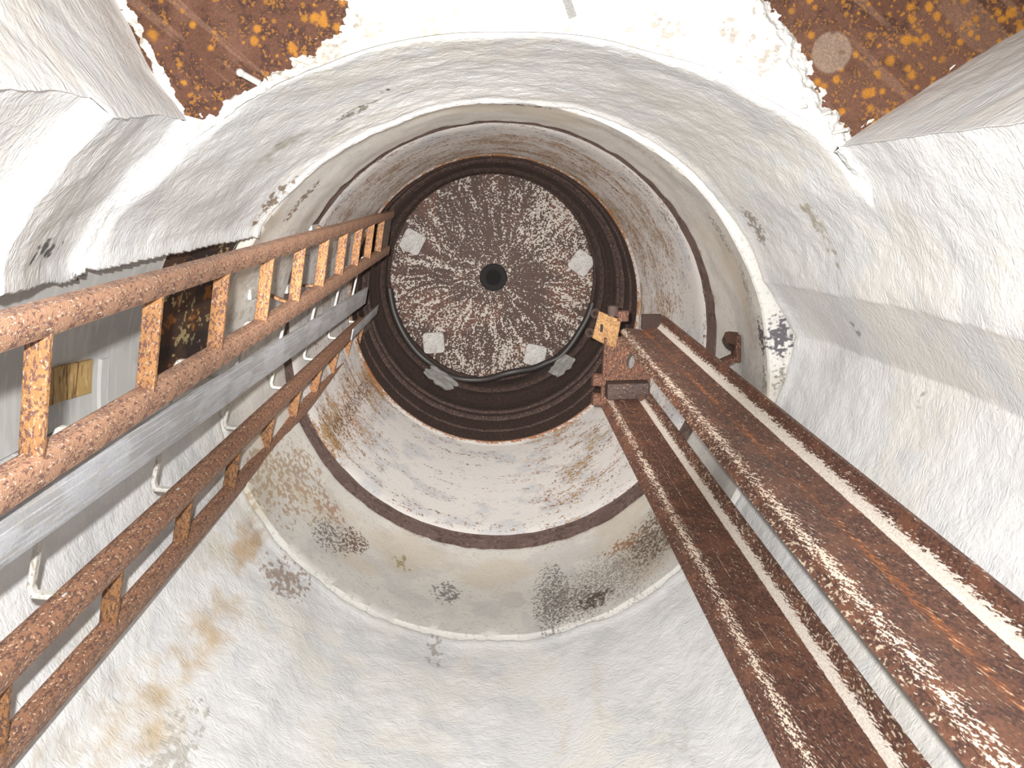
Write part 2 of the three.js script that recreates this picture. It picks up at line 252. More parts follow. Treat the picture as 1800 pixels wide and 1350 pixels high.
function foamR(az, h, stage) {
  let r;
  const L = leftStep(az), mid = rMid(az), right = sstep(314.5, 316, az) * (1 - sstep(320, 325, az));
  const c1 = lerp(lerp(mid, crease1(az), L), Math.max(mid, 0.834), az > 300 ? right : 0);
  if (stage === 'A') r = lerp(mid, rTop(az), clamp((h - 1.44) / 0.59));
  else if (stage === 'B') r = lerp(lerp(mid, 0.797, L * 0.95), c1, sstep(1.10, 1.4, h));
  else r = lerp(lerp(mid, 0.79, L * 0.9), lerp(mid, 0.826, L), sstep(0.78, 1.05, h));
  r += pleat(az) * (h > 1.9 ? lerp(0.7, 1, clamp((2.04 - h) / 0.14)) : 1) + waves(az, h) * (1 - 0.8 * sstep(1.7, 2.03, h));
  const x = Math.cos(az * D) * 0.78, z = Math.sin(az * D) * 0.78, calm = 1 - 0.75 * sstep(62, 70, az) * (1 - sstep(84, 92, az)) * (1 - sstep(1.9, 2.0, h));
  const smoothR = az > 338 && az < 349 ? 0.35 : 1;
  let d = 0.009 * n3(x * 5, h * 3, z * 5) + (0.0035 * n3(x * 14, h * 12, z * 14) + 0.0016 * n3(x * 34 + 3, h * 40, z * 34)) * smoothR;
  const q = n3(x * 30 + 7 + 1.2 * n3(x * 9, h * 9, z * 9), h * 62, z * 30); d += 0.0009 * (1 - 2 * Math.abs(q)) * smoothR;
  r -= d * calm * (h > 1.98 ? 0.7 : 1);
  const b = inBare(az + 0.25 * n3(h * 40, 1, 2) + 0.2 * n3(h * 130, 4, 2), h);
  if (b > 0) { const up = 1 - sstep(2.03, 2.055, h); r = lerp(r, bareR(h) + 0.02, b * up); }
  if (az > 200 && az < 219 && az > slotAz(h) - 0.3 && h < 2.03) r -= 0.010 * (1 - sstep(slotAz(h), slotAz(h) + 3, az));   // thick free edge of the foam beside the ladder recess
  return r;
}
function ringMesh(rows, nAz, radius, uvOf, skip) {
  // rows: [h, stage]; builds quads looking inwards
  const pos = [], uv = [], uv1 = [], idx = [], n = nAz + 1;
  rows.forEach(([h, stage, dr], j) => {
    for (let i = 0; i <= nAz; i++) {
      const az = 360 * i / nAz, a = i === nAz ? 0 : az, r = radius(a, h, stage) + (dr ? (typeof dr === 'function' ? dr(a) : dr) : 0);
      const hh = h + (skip ? skip.wobble(a, h) : 0);
      pos.push(r * Math.cos(az * D), EYE + hh, -r * Math.sin(az * D));
      const [u, v] = uvOf(az, hh, r); uv.push(u, v); uv1.push(az * D * 0.78, hh + 0.6 * (0.78 - r));
    }
  });
  for (let j = 0; j < rows.length - 1; j++) for (let i = 0; i < nAz; i++) {
    if (skip && skip.drop(360 * (i + 0.5) / nAz, (rows[j][0] + rows[j + 1][0]) / 2)) continue;
    const a = j * n + i, b = a + 1, c = a + n, d = c + 1; idx.push(a, c, b, b, c, d);
  }
  const g = new THREE.BufferGeometry();
  g.setAttribute('position', new THREE.Float32BufferAttribute(pos, 3)); g.setAttribute('uv', new THREE.Float32BufferAttribute(uv, 2)); g.setAttribute('uv1', new THREE.Float32BufferAttribute(uv1, 2));
  g.setIndex(idx); g.computeVertexNormals();
  const nn = g.attributes.normal;   // close the seam
  for (let j = 0; j < rows.length; j++) { const a = j * n, b = a + nAz; const v = new THREE.Vector3(nn.getX(a) + nn.getX(b), nn.getY(a) + nn.getY(b), nn.getZ(a) + nn.getZ(b)).normalize(); nn.setXYZ(a, v.x, v.y, v.z); nn.setXYZ(b, v.x, v.y, v.z); }
  return g;
}
const OPEN0 = 229, OPEN1 = 315.6;
const isOpen = (az) => az > OPEN0 && az < OPEN1;
{
  const rows = [];
  for (let h = -1.32; h < 0.3; h += 0.12) rows.push([h, 'C']);
  for (let h = 0.3; h < 1.08; h += 0.013) rows.push([h, 'C']);
  rows.push([1.088, 'C'], [1.098, 'C', (a) => -0.006 * leftStep(a)], [1.104, 'B', (a) => 0.008 * leftStep(a)], [1.114, 'B']);
  for (let h = 1.124; h < 1.415; h += 0.008) rows.push([h, 'B']);
  rows.push([1.422, 'B'], [1.434, 'B', (a) => -0.006 * ledge(a)], [1.441, 'B', (a) => -0.015 * ledge(a)], [1.446, 'A', (a) => 0.012 * ledge(a)], [1.454, 'A', (a) => 0.003 * ledge(a)], [1.464, 'A']);
  for (let h = 1.472; h < 1.995; h += 0.008) rows.push([h, 'A']);
  rows.push([2.004, 'A', -0.001], [2.014, 'A', -0.004], [2.026, 'A', -0.007], [2.036, 'A', -0.005], [2.042, 'A', 0.002], [2.043, 'A', 0.02]);
  // back of the lining, so that it has thickness
  rows.push([2.043, 'A', 0.12], [1.475, 'A', 0.13], [1.473, 'B', 0.13], [-1.32, 'C', 0.14]);
  const g = ringMesh(rows, 1200, foamR, (az, h) => [az / 360, (h - FH0) / (FH1 - FH0)], {
    drop: (az, h) => (isOpen(az) && h < 1.4451) || (h > 0.05 && h < 0.09 && az > OPEN0 - 14 && az < OPEN1 + 14),
    wobble: (az, h) => (az > 190 && az < OPEN0 && h > 0.8 && h < 1.6 ? 0.014 * n3(az * 0.22, 2.2, h > 1.28 ? 1 : 7) : 0) + (h > 1.98 ? 0.007 * n3(az * 0.3, 8.8, 1) + 0.004 * n3(az * 1.1, 3.1, 1) : 0),
  });
  const wall = struct('wall_shaft', g, M.foam);
  wall.userData.label = 'white sprayed-foam lining of the round shaft';
  // bare steel panels behind the ladder
  const panel = (a0, a1, h0, h1, rf, th, mat, label, name = 'panel') => {
    const na = 16, nh = 12, pos = [], uv = [], idx = [], row = na + 1;
    const layer = (k) => { for (let j = 0; j <= nh; j++) for (let i = 0; i <= na; i++) { const az = lerp(a0, a1, i / na), h = lerp(h0, h1, j / nh), r = rf(h) + k, p = W(az, r, h); pos.push(p.x, p.y, p.z); uv.push(az * D * 0.8, h); } };
    layer(0); layer(th); const o = row * (nh + 1);
    for (let j = 0; j < nh; j++) for (let i = 0; i < na; i++) { const a = j * row + i, b = a + 1, c = a + row, d = c + 1; idx.push(a, c, b, b, c, d, o + a, o + b, o + c, o + b, o + d, o + c); }
    for (let i = 0; i < na; i++) for (const [s, f] of [[i, 0], [nh * row + i, 1]]) { const e = s + 1; f ? idx.push(s, o + s, e, e, o + s, o + e) : idx.push(s, e, o + s, e, o + e, o + s); }
    for (let j = 0; j < nh; j++) for (const [s, f] of [[j * row, 1], [j * row + na, 0]]) { const e = s + row; f ? idx.push(s, o + s, e, e, o + s, o + e) : idx.push(s, e, o + s, e, o + e, o + s); }
    let gg = new THREE.BufferGeometry(); gg.setAttribute('position', new THREE.Float32BufferAttribute(pos, 3)); gg.setAttribute('uv', new THREE.Float32BufferAttribute(uv, 2)); gg.setIndex(idx); gg = toCreasedNormals(gg.toNonIndexed(), 0.6);
    return mesh(name, gg, mat, wall, label);
  };
  panel(183.2, 212, -1.3, 1.76, (h) => bareR(h) - 0.006, 0.016, M.greyPaint, 'flat grey painted steel panel behind the ladder');
  panel(183.2, 215, 1.772, 2.04, (h) => bareR(h) + 0.004, 0.012, M.rustPanel, 'dark rusty bare steel panel behind the ladder');
  panel(187.0, 191.8, 1.475, 1.592, (h) => bareR(h) - 0.013, 0.012, M.wood, 'small brown wooden pad on the grey panel', 'pad');
  panel(183.3, 191.5, 1.618, 1.642, (h) => bareR(h) - 0.014, 0.012, M.greyPaint, 'raised seam on the grey panel', 'seam');
}

// steel collar, rust band and upper tube (their common axis stands a little to the right)
const OX = 0.024, OY = 0.004;
function lathe(profile, nAz, matMapUV, noise) { // profile [r,h] from below upwards
  const pos = [], uv = [], uv1 = [], idx = [], n = nAz + 1; let len = 0;
  profile.forEach(([r, h], j) => {
    if (j) len += Math.hypot(r - profile[j - 1][0], h - profile[j - 1][1]);
    for (let i = 0; i <= nAz; i++) {
      const az = 360 * i / nAz, a = (i % nAz) * 360 / nAz, rr = r + (noise ? noise(a, h, r) : 0), k = sstep(2.04, 2.4, h);
      pos.push(OX * k + rr * Math.cos(az * D), EYE + h, -(OY * k + rr * Math.sin(az * D)));
      const q = matMapUV(az, h, len); uv.push(q[0], q[1]); uv1.push(az * D * 0.7, len);
    }
  });
  for (let j = 0; j < profile.length - 1; j++) for (let i = 0; i < nAz; i++) { const a = j * n + i, b = a + 1, c = a + n, d = c + 1; idx.push(a, c, b, b, c, d); }
  let g = new THREE.BufferGeometry(); g.setAttribute('position', new THREE.Float32BufferAttribute(pos, 3)); g.setAttribute('uv', new THREE.Float32BufferAttribute(uv, 2)); g.setAttribute('uv1', new THREE.Float32BufferAttribute(uv1, 2)); g.setIndex(idx);
  return toCreasedNormals(g.toNonIndexed(), 0.6);
}
const mapUV = (az, h) => [az / 360, (h - CH0) / (CH1 - CH0)], metreUV = (az, h, l) => [az * D * 0.7, l];
{
  const collar = [[0.86, 2.06], [0.86, 2.044], [0.726, 2.044], [0.722, 2.05]];
  for (let h = 2.09; h < 2.66; h += 0.04) collar.push([lerp(0.722, 0.737, (h - 2.05) / 0.62), h]);
  collar.push([0.738, 2.665], [0.742, 2.674], [0.79, 2.676], [0.86, 2.676]);
  const g = lathe(collar, 360, (az, h, l) => mapUV(az, h < 2.0501 ? 2.05 + Math.max(0, 0.154 - l) : h), (a, h, r) => r > 0.75 ? 0 : 0.004 * n3(Math.cos(a * D) * 5, h * 6, Math.sin(a * D) * 5) + 0.0015 * n3(Math.cos(a * D) * 22, h * 24, Math.sin(a * D) * 22) + (h > 2.65 ? 0.004 * n3(Math.cos(a * D) * 16, 1.1, Math.sin(a * D) * 16) : 0));
  struct('wall_collar', g, M.collar).userData.label = 'pale painted steel collar with rust spots above the foam';
  struct('trim_1', lathe([[0.86, 2.674], [0.752, 2.674], [0.748, 2.68], [0.748, 2.79], [0.744, 2.804], [0.86, 2.806]], 240, metreUV, (a, h, r) => r > 0.75 ? 0 : 0.002 * n3(Math.cos(a * D) * 14, h * 14, Math.sin(a * D) * 14)), M.band).userData.label = 'dark rust band round the joint between collar and tube';
  const tubeP = [[0.86, 2.80], [0.747, 2.80], [0.743, 2.812]];
  for (let h = 2.86; h < 3.79; h += 0.06) tubeP.push([lerp(0.738, 0.694, (h - 2.806) / 1.0), h]);
  tubeP.push([0.694, 3.80], [0.688, 3.812], [0.688, 3.83], [0.694, 3.842], [0.86, 3.842]);
  struct('wall_upper', lathe(tubeP, 360, mapUV, (a, h, r) => r > 0.75 ? 0 : 0.0015 * n3(Math.cos(a * D) * 9, h * 3, Math.sin(a * D) * 9)), M.collar).userData.label = 'white steel tube mottled with brown rust below the hatch';
  const th = [[0.86, 3.84], [0.698, 3.84], [0.698, 4.02], [0.690, 4.03], [0.690, 4.05], [0.698, 4.06], [0.698, 4.24], [0.684, 4.25], [0.678, 4.262], [0.684, 4.275], [0.692, 4.285], [0.692, 4.36], [0.680, 4.37], [0.676, 4.385], [0.684, 4.40], [0.684, 4.62], [0.674, 4.64], [0.674, 4.80], [0.655, 4.815], [0.648, 4.83], [0.648, 4.90], [0.66, 4.92], [0.66, 5.06], [0.645, 5.075], [0.645, 5.2], [0.8, 5.2]];
  struct('wall_throat', lathe(th, 300, metreUV, (a, h, r) => r > 0.75 ? 0 : 0.002 * n3(Math.cos(a * D) * 10, h * 9, Math.sin(a * D) * 10)), M.darkRust).userData.label = 'dark rusty grooved throat under the hatch cover';
}

// ---------------------------------------------------------------- side chamber: ceiling, walls, floor
const JL = [-0.546, -0.624], JR = [0.613, -0.60], EL = [-1.10, -1.80], ER = [1.70, -1.32];
{
  const s = new THREE.Shape();
  const pts = [];
  for (let a = OPEN0 - 6; a <= OPEN1 + 6; a += 2) { const r = rMid(Math.min(Math.max(a, OPEN0), OPEN1)) + (isOpen(a) ? 0.014 : 0.05); pts.push([r * Math.cos(a * D), r * Math.sin(a * D)]); }
  s.moveTo(pts[0][0], pts[0][1]); for (const p of pts.slice(1)) s.lineTo(p[0], p[1]);
  s.lineTo(ER[0] + 0.15, ER[1] + 0.1); s.lineTo(ER[0] + 0.1, ER[1] - 0.2); s.lineTo(EL[0] - 0.1, EL[1] - 0.2); s.lineTo(EL[0] - 0.15, EL[1] + 0.1); s.closePath();
  const g = new THREE.ExtrudeGeometry(s, { depth: 0.03, bevelEnabled: false });
  g.rotateX(-PI / 2); g.translate(0, EYE + 1.452, 0);
  const X0 = -1.4, X1 = 1.9, Y0 = -2.1, Y1 = -0.3, p = g.attributes.position, uv = g.attributes.uv;
  for (let i = 0; i < p.count; i++) uv.setXY(i, (p.getX(i) - X0) / (X1 - X0), (-p.getZ(i) - Y0) / (Y1 - Y0));
  const R = rng(7), spots = [], cell = 0.04, grid = new Map();
  for (let k = 0; k < 26000; k++) {
    const x = lerp(X0, X1, R()), y = lerp(Y0, Y1, R()), dens = fbm(x * 4 + 40, y * 4 + 40, 400, 400, 301, 3);
    if (R() > sstep(0.36, 0.62, dens) * 0.85 + 0.10) { R(); R(); continue; }
    const r = 0.0022 + 0.0088 * R() ** 3.2, o = [x, y, r, R()]; spots.push(o);
    const i0 = Math.floor((x - r) / cell), i1 = Math.floor((x + r) / cell), j0 = Math.floor((y - r) / cell), j1 = Math.floor((y + r) / cell);
    for (let i = i0; i <= i1; i++) for (let j = j0; j <= j1; j++) { const q = i * 1000 + j; if (!grid.has(q)) grid.set(q, []); grid.get(q).push(o); }
  }
  const map = texture(2048, 1120, (u, v, c) => {
    const x = lerp(X0, X1, u), y = lerp(Y0, Y1, v);
    const a = fbm(x * 12 + 30, y * 12 + 30, 900, 900, 311, 4), b = fbm(x * 60 + 90, y * 60 + 150, 9000, 9000, 315, 3), g2 = vn(x * 400 + 900, y * 400 + 900, 90000, 90000, 317), st = fbm((x + y * 0.4) * 4 + 20, (y - x * 0.8) * 40 + 200, 900, 900, 319, 3);
    c[0] = 0.135; c[1] = 0.056; c[2] = 0.032;
    mix(c, 0.07, 0.03, 0.022, 0.85 * sstep(0.46, 0.6, b)); mix(c, 0.19, 0.088, 0.055, 0.7 * sstep(0.5, 0.65, a)); mix(c, 0.40, 0.17, 0.03, 0.7 * sstep(0.62, 0.72, 0.6 * b + 0.4 * g2)); mix(c, 0.32, 0.18, 0.12, 0.4 * sstep(0.64, 0.72, st));
    for (const o of grid.get(Math.floor(x / cell) * 1000 + Math.floor(y / cell)) ?? []) {
      const d = Math.hypot(x - o[0], y - o[1]) / o[2] + 0.9 * (b - 0.5) + 0.5 * (g2 - 0.5);
      if (d < 1) { mix(c, 0.38 + 0.2 * o[3], 0.165 + 0.08 * o[3], 0.022, 0.8 * sstep(1, 0.45, d)); if (o[2] > 0.007 && d < 0.45) mix(c, 0.52, 0.20, 0.025, 0.6); }
    }
    const dd = Math.hypot(x - 0.567, y + 0.734); if (dd < 0.036) mix(c, 0.40, 0.30, 0.23, 0.6 * sstep(0.036, 0.031, dd) * sstep(0.3, 0.6, b + 0.15));
    const k = 0.85 + 0.3 * g2; c[0] *= k; c[1] *= k; c[2] *= k;
  });
  const ceil = struct('ceiling', g, std({ map, roughness: 0.75, bumpMap: bumpOf(20), bumpScale: 0.002 }));
  ceil.userData.label = 'rusty steel ceiling plate of the side chamber';
  // foam sprayed on to the plate round the shaft mouth; where it runs out the plate shows
  const poly = [[-0.60, -0.55], [-0.524, -0.622], [-0.395, -0.70], [-0.31, -0.745], [-0.262, -0.78], [-0.27, -0.83], [-0.30, -1.05], [0.36, -1.05], [0.445, -0.83], [0.47, -0.80], [0.533, -0.716], [0.605, -0.616], [0.66, -0.55], [0, -0.3]];
  const sd = (x, y) => { let best = 9, inside = false; for (let i = 0, j = poly.length - 1; i < poly.length; j = i++) { const [ax, ay] = poly[j], [bx, by] = poly[i], ex = bx - ax, ey = by - ay, t = clamp(((x - ax) * ex + (y - ay) * ey) / (ex * ex + ey * ey)); best = Math.min(best, Math.hypot(x - ax - t * ex, y - ay - t * ey)); if ((ay > y) !== (by > y) && x < ex * (y - ay) / ey + ax) inside = !inside; } return inside ? best : -best; };
  const wallD = (x, y, A, B) => { const ex = B[0] - A[0], ey = B[1] - A[1]; return Math.abs((x - A[0]) * ey - (y - A[1]) * ex) / Math.hypot(ex, ey); };
  const na = 420, nr = 240, pos = [], uvs = [], idx = [];
  for (let j = 0; j <= nr; j++) for (let i = 0; i <= na; i++) {
    const a = lerp(OPEN0 - 2, OPEN1 + 2, i / na), r0 = rMid(a) + 0.002, r = r0 + 0.62 * (j / nr) ** 1.15, x = r * Math.cos(a * D), y = r * Math.sin(a * D);
    const nz = 0.018 * n3(x * 30, y * 30, 1) + 0.012 * n3(x * 80, y * 80, 4) + 0.006 * n3(x * 190, y * 190, 6);
    const e = Math.max(sd(x, y) + nz, (x < -0.3 ? 0.012 - wallD(x, y, JL, EL) : -1) + 0.45 * nz, (x > 0.4 ? 0.004 - wallD(x, y, JR, ER) : -1) + 0.3 * nz);
    let t = -0.004 + 0.017 * sstep(0, 0.035, e) + 0.003 * sstep(-0.004, 0.004, e) + (e > 0 ? 0.004 * n3(x * 14, y * 14, 8) * sstep(0, 0.05, e) : 0) + 0.0015 * n3(x * 60, y * 60, 2);
    if (e < -0.003) t = -0.006;
    pos.push(x, EYE + 1.452 - t, -y); uvs.push(x, y);
  }
  for (let j = 0; j < nr; j++) for (let i = 0; i < na; i++) { const q = j * (na + 1) + i; idx.push(q, q + 1, q + na + 1, q + 1, q + na + 2, q + na + 1); }
  const fg = new THREE.BufferGeometry(); fg.setAttribute('position', new THREE.Float32BufferAttribute(pos, 3)); fg.setAttribute('uv', new THREE.Float32BufferAttribute(uvs, 2)); fg.setIndex(idx); fg.computeVertexNormals();
  const sprayTex = texture(1024, 1024, (u, v, c) => {
    const a = fbm(u * 9, v * 9, 9, 9, 331, 4), b = fbm(u * 60, v * 60, 60, 60, 333, 3); c[0] = 0.82; c[1] = 0.805; c[2] = 0.77;
    mix(c, 0.78, 0.70, 0.60, 0.7 * sstep(0.56, 0.7, a)); mix(c, 0.42, 0.36, 0.30, 0.75 * sstep(0.655, 0.70, 0.55 * b + 0.45 * a + 0.03));
  });
  mesh('foam_layer', fg, std({ map: scaled(sprayTex, 2, 2), roughness: 0.65, bumpMap: scaled(foamBump, 3, 3), bumpScale: 0.002 }), ceil, 'white foam overspray round the shaft mouth');
  // chamber walls
  const wall = (name, A, B, label, seed, sideways, corner) => {
    const L = Math.hypot(B[0] - A[0], B[1] - A[1]), nx = 120, ny = 160, ex = (B[0] - A[0]) / L, ey = (B[1] - A[1]) / L, px = -ey * sideways, py = ex * sideways, P = [], U = [], I = [];
    const T = 0.1;
    for (const back of [0, 1]) for (let j = 0; j <= ny; j++) for (let i = 0; i <= nx; i++) {
      const t = (i / nx) ** 1.6 * L, h = lerp(-1.31, 1.47, (j / ny) ** 0.75), n = back ? -T : 0.010 * n3(t * 5, h * 4, seed) + 0.003 * n3(t * 22, h * 26, seed + 3) - 0.006;
      let x = A[0] + ex * t + px * n, y = A[1] + ey * t + py * n;
      if (corner !== undefined && !back) { const k = 1 - sstep(0, 0.10, t), rc = foamR(corner, Math.min(h, 1.43), h > 1.1 ? 'B' : 'C') - 0.003; x = lerp(x, rc * Math.cos(corner * D) + ex * t * 0.9, k); y = lerp(y, rc * Math.sin(corner * D) + ey * t * 0.9, k); }
      P.push(x, EYE + h, -y); U.push(t, h);
    }
    const o = (nx + 1) * (ny + 1), f = (a, b, c) => sideways > 0 ? I.push(a, c, b) : I.push(a, b, c);
    for (let j = 0; j < ny; j++) for (let i = 0; i < nx; i++) { const q = j * (nx + 1) + i; f(q, q + 1, q + nx + 1); f(q + 1, q + nx + 2, q + nx + 1); f(o + q, o + q + nx + 1, o + q + 1); f(o + q + 1, o + q + nx + 1, o + q + nx + 2); }
    const wg = new THREE.BufferGeometry(); wg.setAttribute('position', new THREE.Float32BufferAttribute(P, 3)); wg.setAttribute('uv', new THREE.Float32BufferAttribute(U, 2)); wg.setIndex(I); wg.computeVertexNormals();
    struct(name, wg, M.foamPlain).userData.label = label;
  };
  wall('wall_left', JL, EL, 'white foam-coated wall of the side chamber, left', 11, 1, 228.95);
  wall('wall_right', JR, ER, 'white foam-coated wall of the side chamber, right', 21, -1, 315.58);
  wall('wall_back', EL, ER, 'white foam-coated back wall of the side chamber', 31, 1);
  const fl = new THREE.Shape(); fl.moveTo(-1.3, -2.1); fl.lineTo(1.9, -2.1); fl.lineTo(1.9, 1.1); fl.lineTo(-1.3, 1.1); fl.closePath();
  const fgm = new THREE.ExtrudeGeometry(fl, { depth: 0.1, bevelEnabled: false }); fgm.rotateX(-PI / 2); fgm.translate(0, -0.1, 0);
  const floorTex = texture(256, 256, (u, v, c) => { const a = fbm(u * 8, v * 8, 8, 8, 341, 4); c[0] = c[1] = c[2] = 0.34 + 0.18 * a; });
  struct('floor', fgm, std({ map: floorTex, roughness: 0.9 })).userData.label = 'pale concrete floor of the shaft';
}

// ---------------------------------------------------------------- hatch cover
{
  const CX = 0.036, CY = -0.004, H = 5.1, base = new THREE.Vector3(CX, EYE + H, -CY);
  const t = thing('hatch_cover', 'round dark steel hatch cover with streaky white paint remains closing the shaft top', 'hatch', base);
  const map = texture(1024, 1024, (u, v, c) => {
    const x = (u - 0.5) * 1.36, y = (v - 0.5) * 1.36, r = Math.hypot(x, y), a = Math.atan2(y, x) + 0.5 * (fbm(u * 5, v * 5, 5, 5, 401, 3) - 0.5) * (1.2 - r);
    const lo = fbm(u * 6, v * 6, 6, 6, 403, 4), gr = vn(u * 210, v * 210, 210, 210, 405), gr2 = vn(u * 110, v * 110, 110, 110, 407), k = a * 15 / PI;
    const streak = fbm((k + 15) * 5, r * 6, 150, 40, 409, 3);
    c[0] = 0.062; c[1] = 0.032; c[2] = 0.024; mix(c, 0.10, 0.045, 0.03, sstep(0.5, 0.65, lo)); mix(c, 0.03, 0.018, 0.015, 0.7 * sstep(0.6, 0.75, gr2));
    const upright = Math.exp(-(((Math.atan2(y, x) - 0.75) / 0.5) ** 2)) * sstep(0.22, 0.34, r) , centre = 1 - sstep(0.12, 0.22, r), low = Math.exp(-(((x + 0.02) / 0.24) ** 2) - (((y + 0.38) / 0.24) ** 2));
    const dens = 0.38 + 0.20 * upright + 0.12 * low - 0.16 * Math.exp(-(((x - 0.2) / 0.26) ** 2) - (((y + 0.12) / 0.22) ** 2)) - 0.08 * Math.exp(-(((x + 0.0) / 0.2) ** 2) - (((y - 0.3) / 0.2) ** 2)) + 0.2 * sstep(0.06, 0.085, r) * (1 - sstep(0.10, 0.16, r)) * (gr2 - 0.1);
    const m = sstep(0.54, 0.64, dens * 0.62 + 0.85 * (streak - 0.5) * (1 - 0.7 * centre) * (1 - 0.6 * upright) + 0.80 * (gr - 0.5) + 0.26 * (gr2 - 0.5) + 0.34 * (lo - 0.5) + 0.205);
    mix(c, 0.46, 0.415, 0.37, m * 0.92);
  });
  const disc = new THREE.LatheGeometry([[0, 0.0], [0.045, 0], [0.05, 0.0], [0.62, 0], [0.655, 0.004], [0.672, 0.02], [0.672, 0.09], [0, 0.09]].map((p) => new THREE.Vector2(...p)), 160);
  const p = disc.attributes.position, uv = disc.attributes.uv; for (let i = 0; i < p.count; i++) uv.setXY(i, p.getX(i) / 1.36 + 0.5, 0.5 + p.getZ(i) / 1.36);
  for (let i = 0; i < p.count; i++) uv.setXY(i, p.getX(i) / 1.36 + 0.5, 0.5 + p.getZ(i) / 1.36);
  disc.computeVertexNormals();
  mesh('plate', toCreasedNormals(disc.toNonIndexed(), 0.6), std({ map, roughness: 0.7, bumpMap: map, bumpScale: 0.0015 }), t);
  const boss = new THREE.LatheGeometry([[0.046, -0.004], [0.05, -0.016], [0.078, -0.018], [0.086, -0.012], [0.088, 0.004]].map((q) => new THREE.Vector2(...q)), 48); boss.translate(0.0, 0, 0);
  const bm = mesh('centre_ring', boss, M.black, t, 'dark ring round the centre hole');
  const hole = new THREE.CylinderGeometry(0.05, 0.05, 0.012, 40); hole.translate(0, -0.002, 0); mesh('plug', hole, std({ color: 0x020202, roughness: 0.9 }), bm, 'black centre hole plug');
  bm.position.set(0.0, -0.001, 0);
  // square lugs
  const lugTex = rustTile(256, 421, [0.52, 0.50, 0.48], [0.34, 0.30, 0.28], [0.66, 0.65, 0.62], { dt: 0.58, lt: 0.6 });
  const lugM = std({ map: scaled(lugTex, 4, 4), roughness: 0.7, bumpMap: bumpOf(12), bumpScale: 0.002 });
  const sh = new THREE.Shape(), q = 0.064, cr = 0.02; sh.moveTo(-q + cr, -q); sh.lineTo(q - cr, -q); sh.absarc(q - cr, -q + cr, cr, -PI / 2, 0); sh.lineTo(q, q - cr); sh.absarc(q - cr, q - cr, cr, 0, PI / 2); sh.lineTo(-q + cr, q); sh.absarc(-q + cr, q - cr, cr, PI / 2, PI); sh.lineTo(-q, -q + cr); sh.absarc(-q + cr, -q + cr, cr, PI, 1.5 * PI);
  const lug = new THREE.ExtrudeGeometry(sh, { depth: 0.02, bevelEnabled: true, bevelSize: 0.004, bevelThickness: 0.004, bevelSegments: 2, curveSegments: 4 }); lug.rotateX(PI / 2);
  for (const [x, y, turn] of [[-0.474, -0.229, 28], [0.592, -0.097, 35], [-0.358, 0.425, -4], [0.313, 0.507, 12]]) {
    const k = Math.min(1, 0.57 / Math.hypot(x - CX, y - CY)); const m = mesh('lug', lug, lugM, t, 'pale square lug'); m.position.set((x - CX) * k, -0.004, -(y - CY) * k); m.rotation.y = turn * D;
  }
  // perished rubber seal in the recess below the cover, pulled loose on the near side
  const pts = []; for (let a = 12; a <= 178; a += 4) { const sag = Math.exp(-(((a - 78) / 17) ** 2)), wob = 0.010 * n3(a * 0.05, 1, 2), r = 0.632 - 0.062 * sag - 0.012 * Math.exp(-(((a - 56) / 6) ** 2)) + wob + 0.01 * Math.exp(-(((a - 110) / 9) ** 2)), h = 4.90 - 0.05 * sag - 0.05 * Math.exp(-(((a - 130) / 20) ** 2)); pts.push(new THREE.Vector3(OX + r * Math.cos(a * D), EYE + h, -(OY + r * Math.sin(a * D)))); }
  const seal = new THREE.TubeGeometry(new THREE.CatmullRomCurve3(pts), 160, 0.021, 10, false);
  const sb = new THREE.Vector3(OX, EYE + 4.9, -OY); seal.translate(-sb.x, -sb.y, -sb.z);
  const sm = mesh('seal', seal, M.rubber, scene); sm.position.copy(sb); sm.userData = { label: 'loose black rubber seal hanging wavily along the near edge of the hatch cover', category: 'seal' };
  for (const [a, lab, w, tw] of [[119, 'crumpled silver foil patch at the lower left of the hatch rim', 0.21, -0.3], [49, 'crumpled silver foil patch at the lower right of the hatch rim, near the rails', 0.16, 0.25]]) {
    const g = new THREE.PlaneGeometry(w, 0.2, 14, 14), P = g.attributes.position;
    for (let i = 0; i < P.count; i++) { const x = P.getX(i), y = P.getY(i), e = 0.6 + 0.4 * Math.cos(x / w * 2.6) ; P.setXYZ(i, x * (0.95 + 0.25 * n3(y * 18, 3, a)), y * e * (0.95 + 0.25 * n3(x * 16, 5, a)), 0.012 * n3(x * 30, y * 30, a) ); }
    const back = g.clone(); back.translate(0, 0, -0.003); back.setIndex(Array.from(back.index.array).reverse());
    const m2 = mergeGeometries([g, back]); m2.computeVertexNormals(); m2.rotateZ(tw); m2.rotateX(0.25);
    const m = mesh('foil_patch', m2, M.foil, scene); m.position.set(OX + 0.640 * Math.cos(a * D), EYE + 4.70, -(OY + 0.640 * Math.sin(a * D))); m.rotation.y = (a - 90) * D + 0; m.userData = { label: lab, category: 'foil' };
  }
}

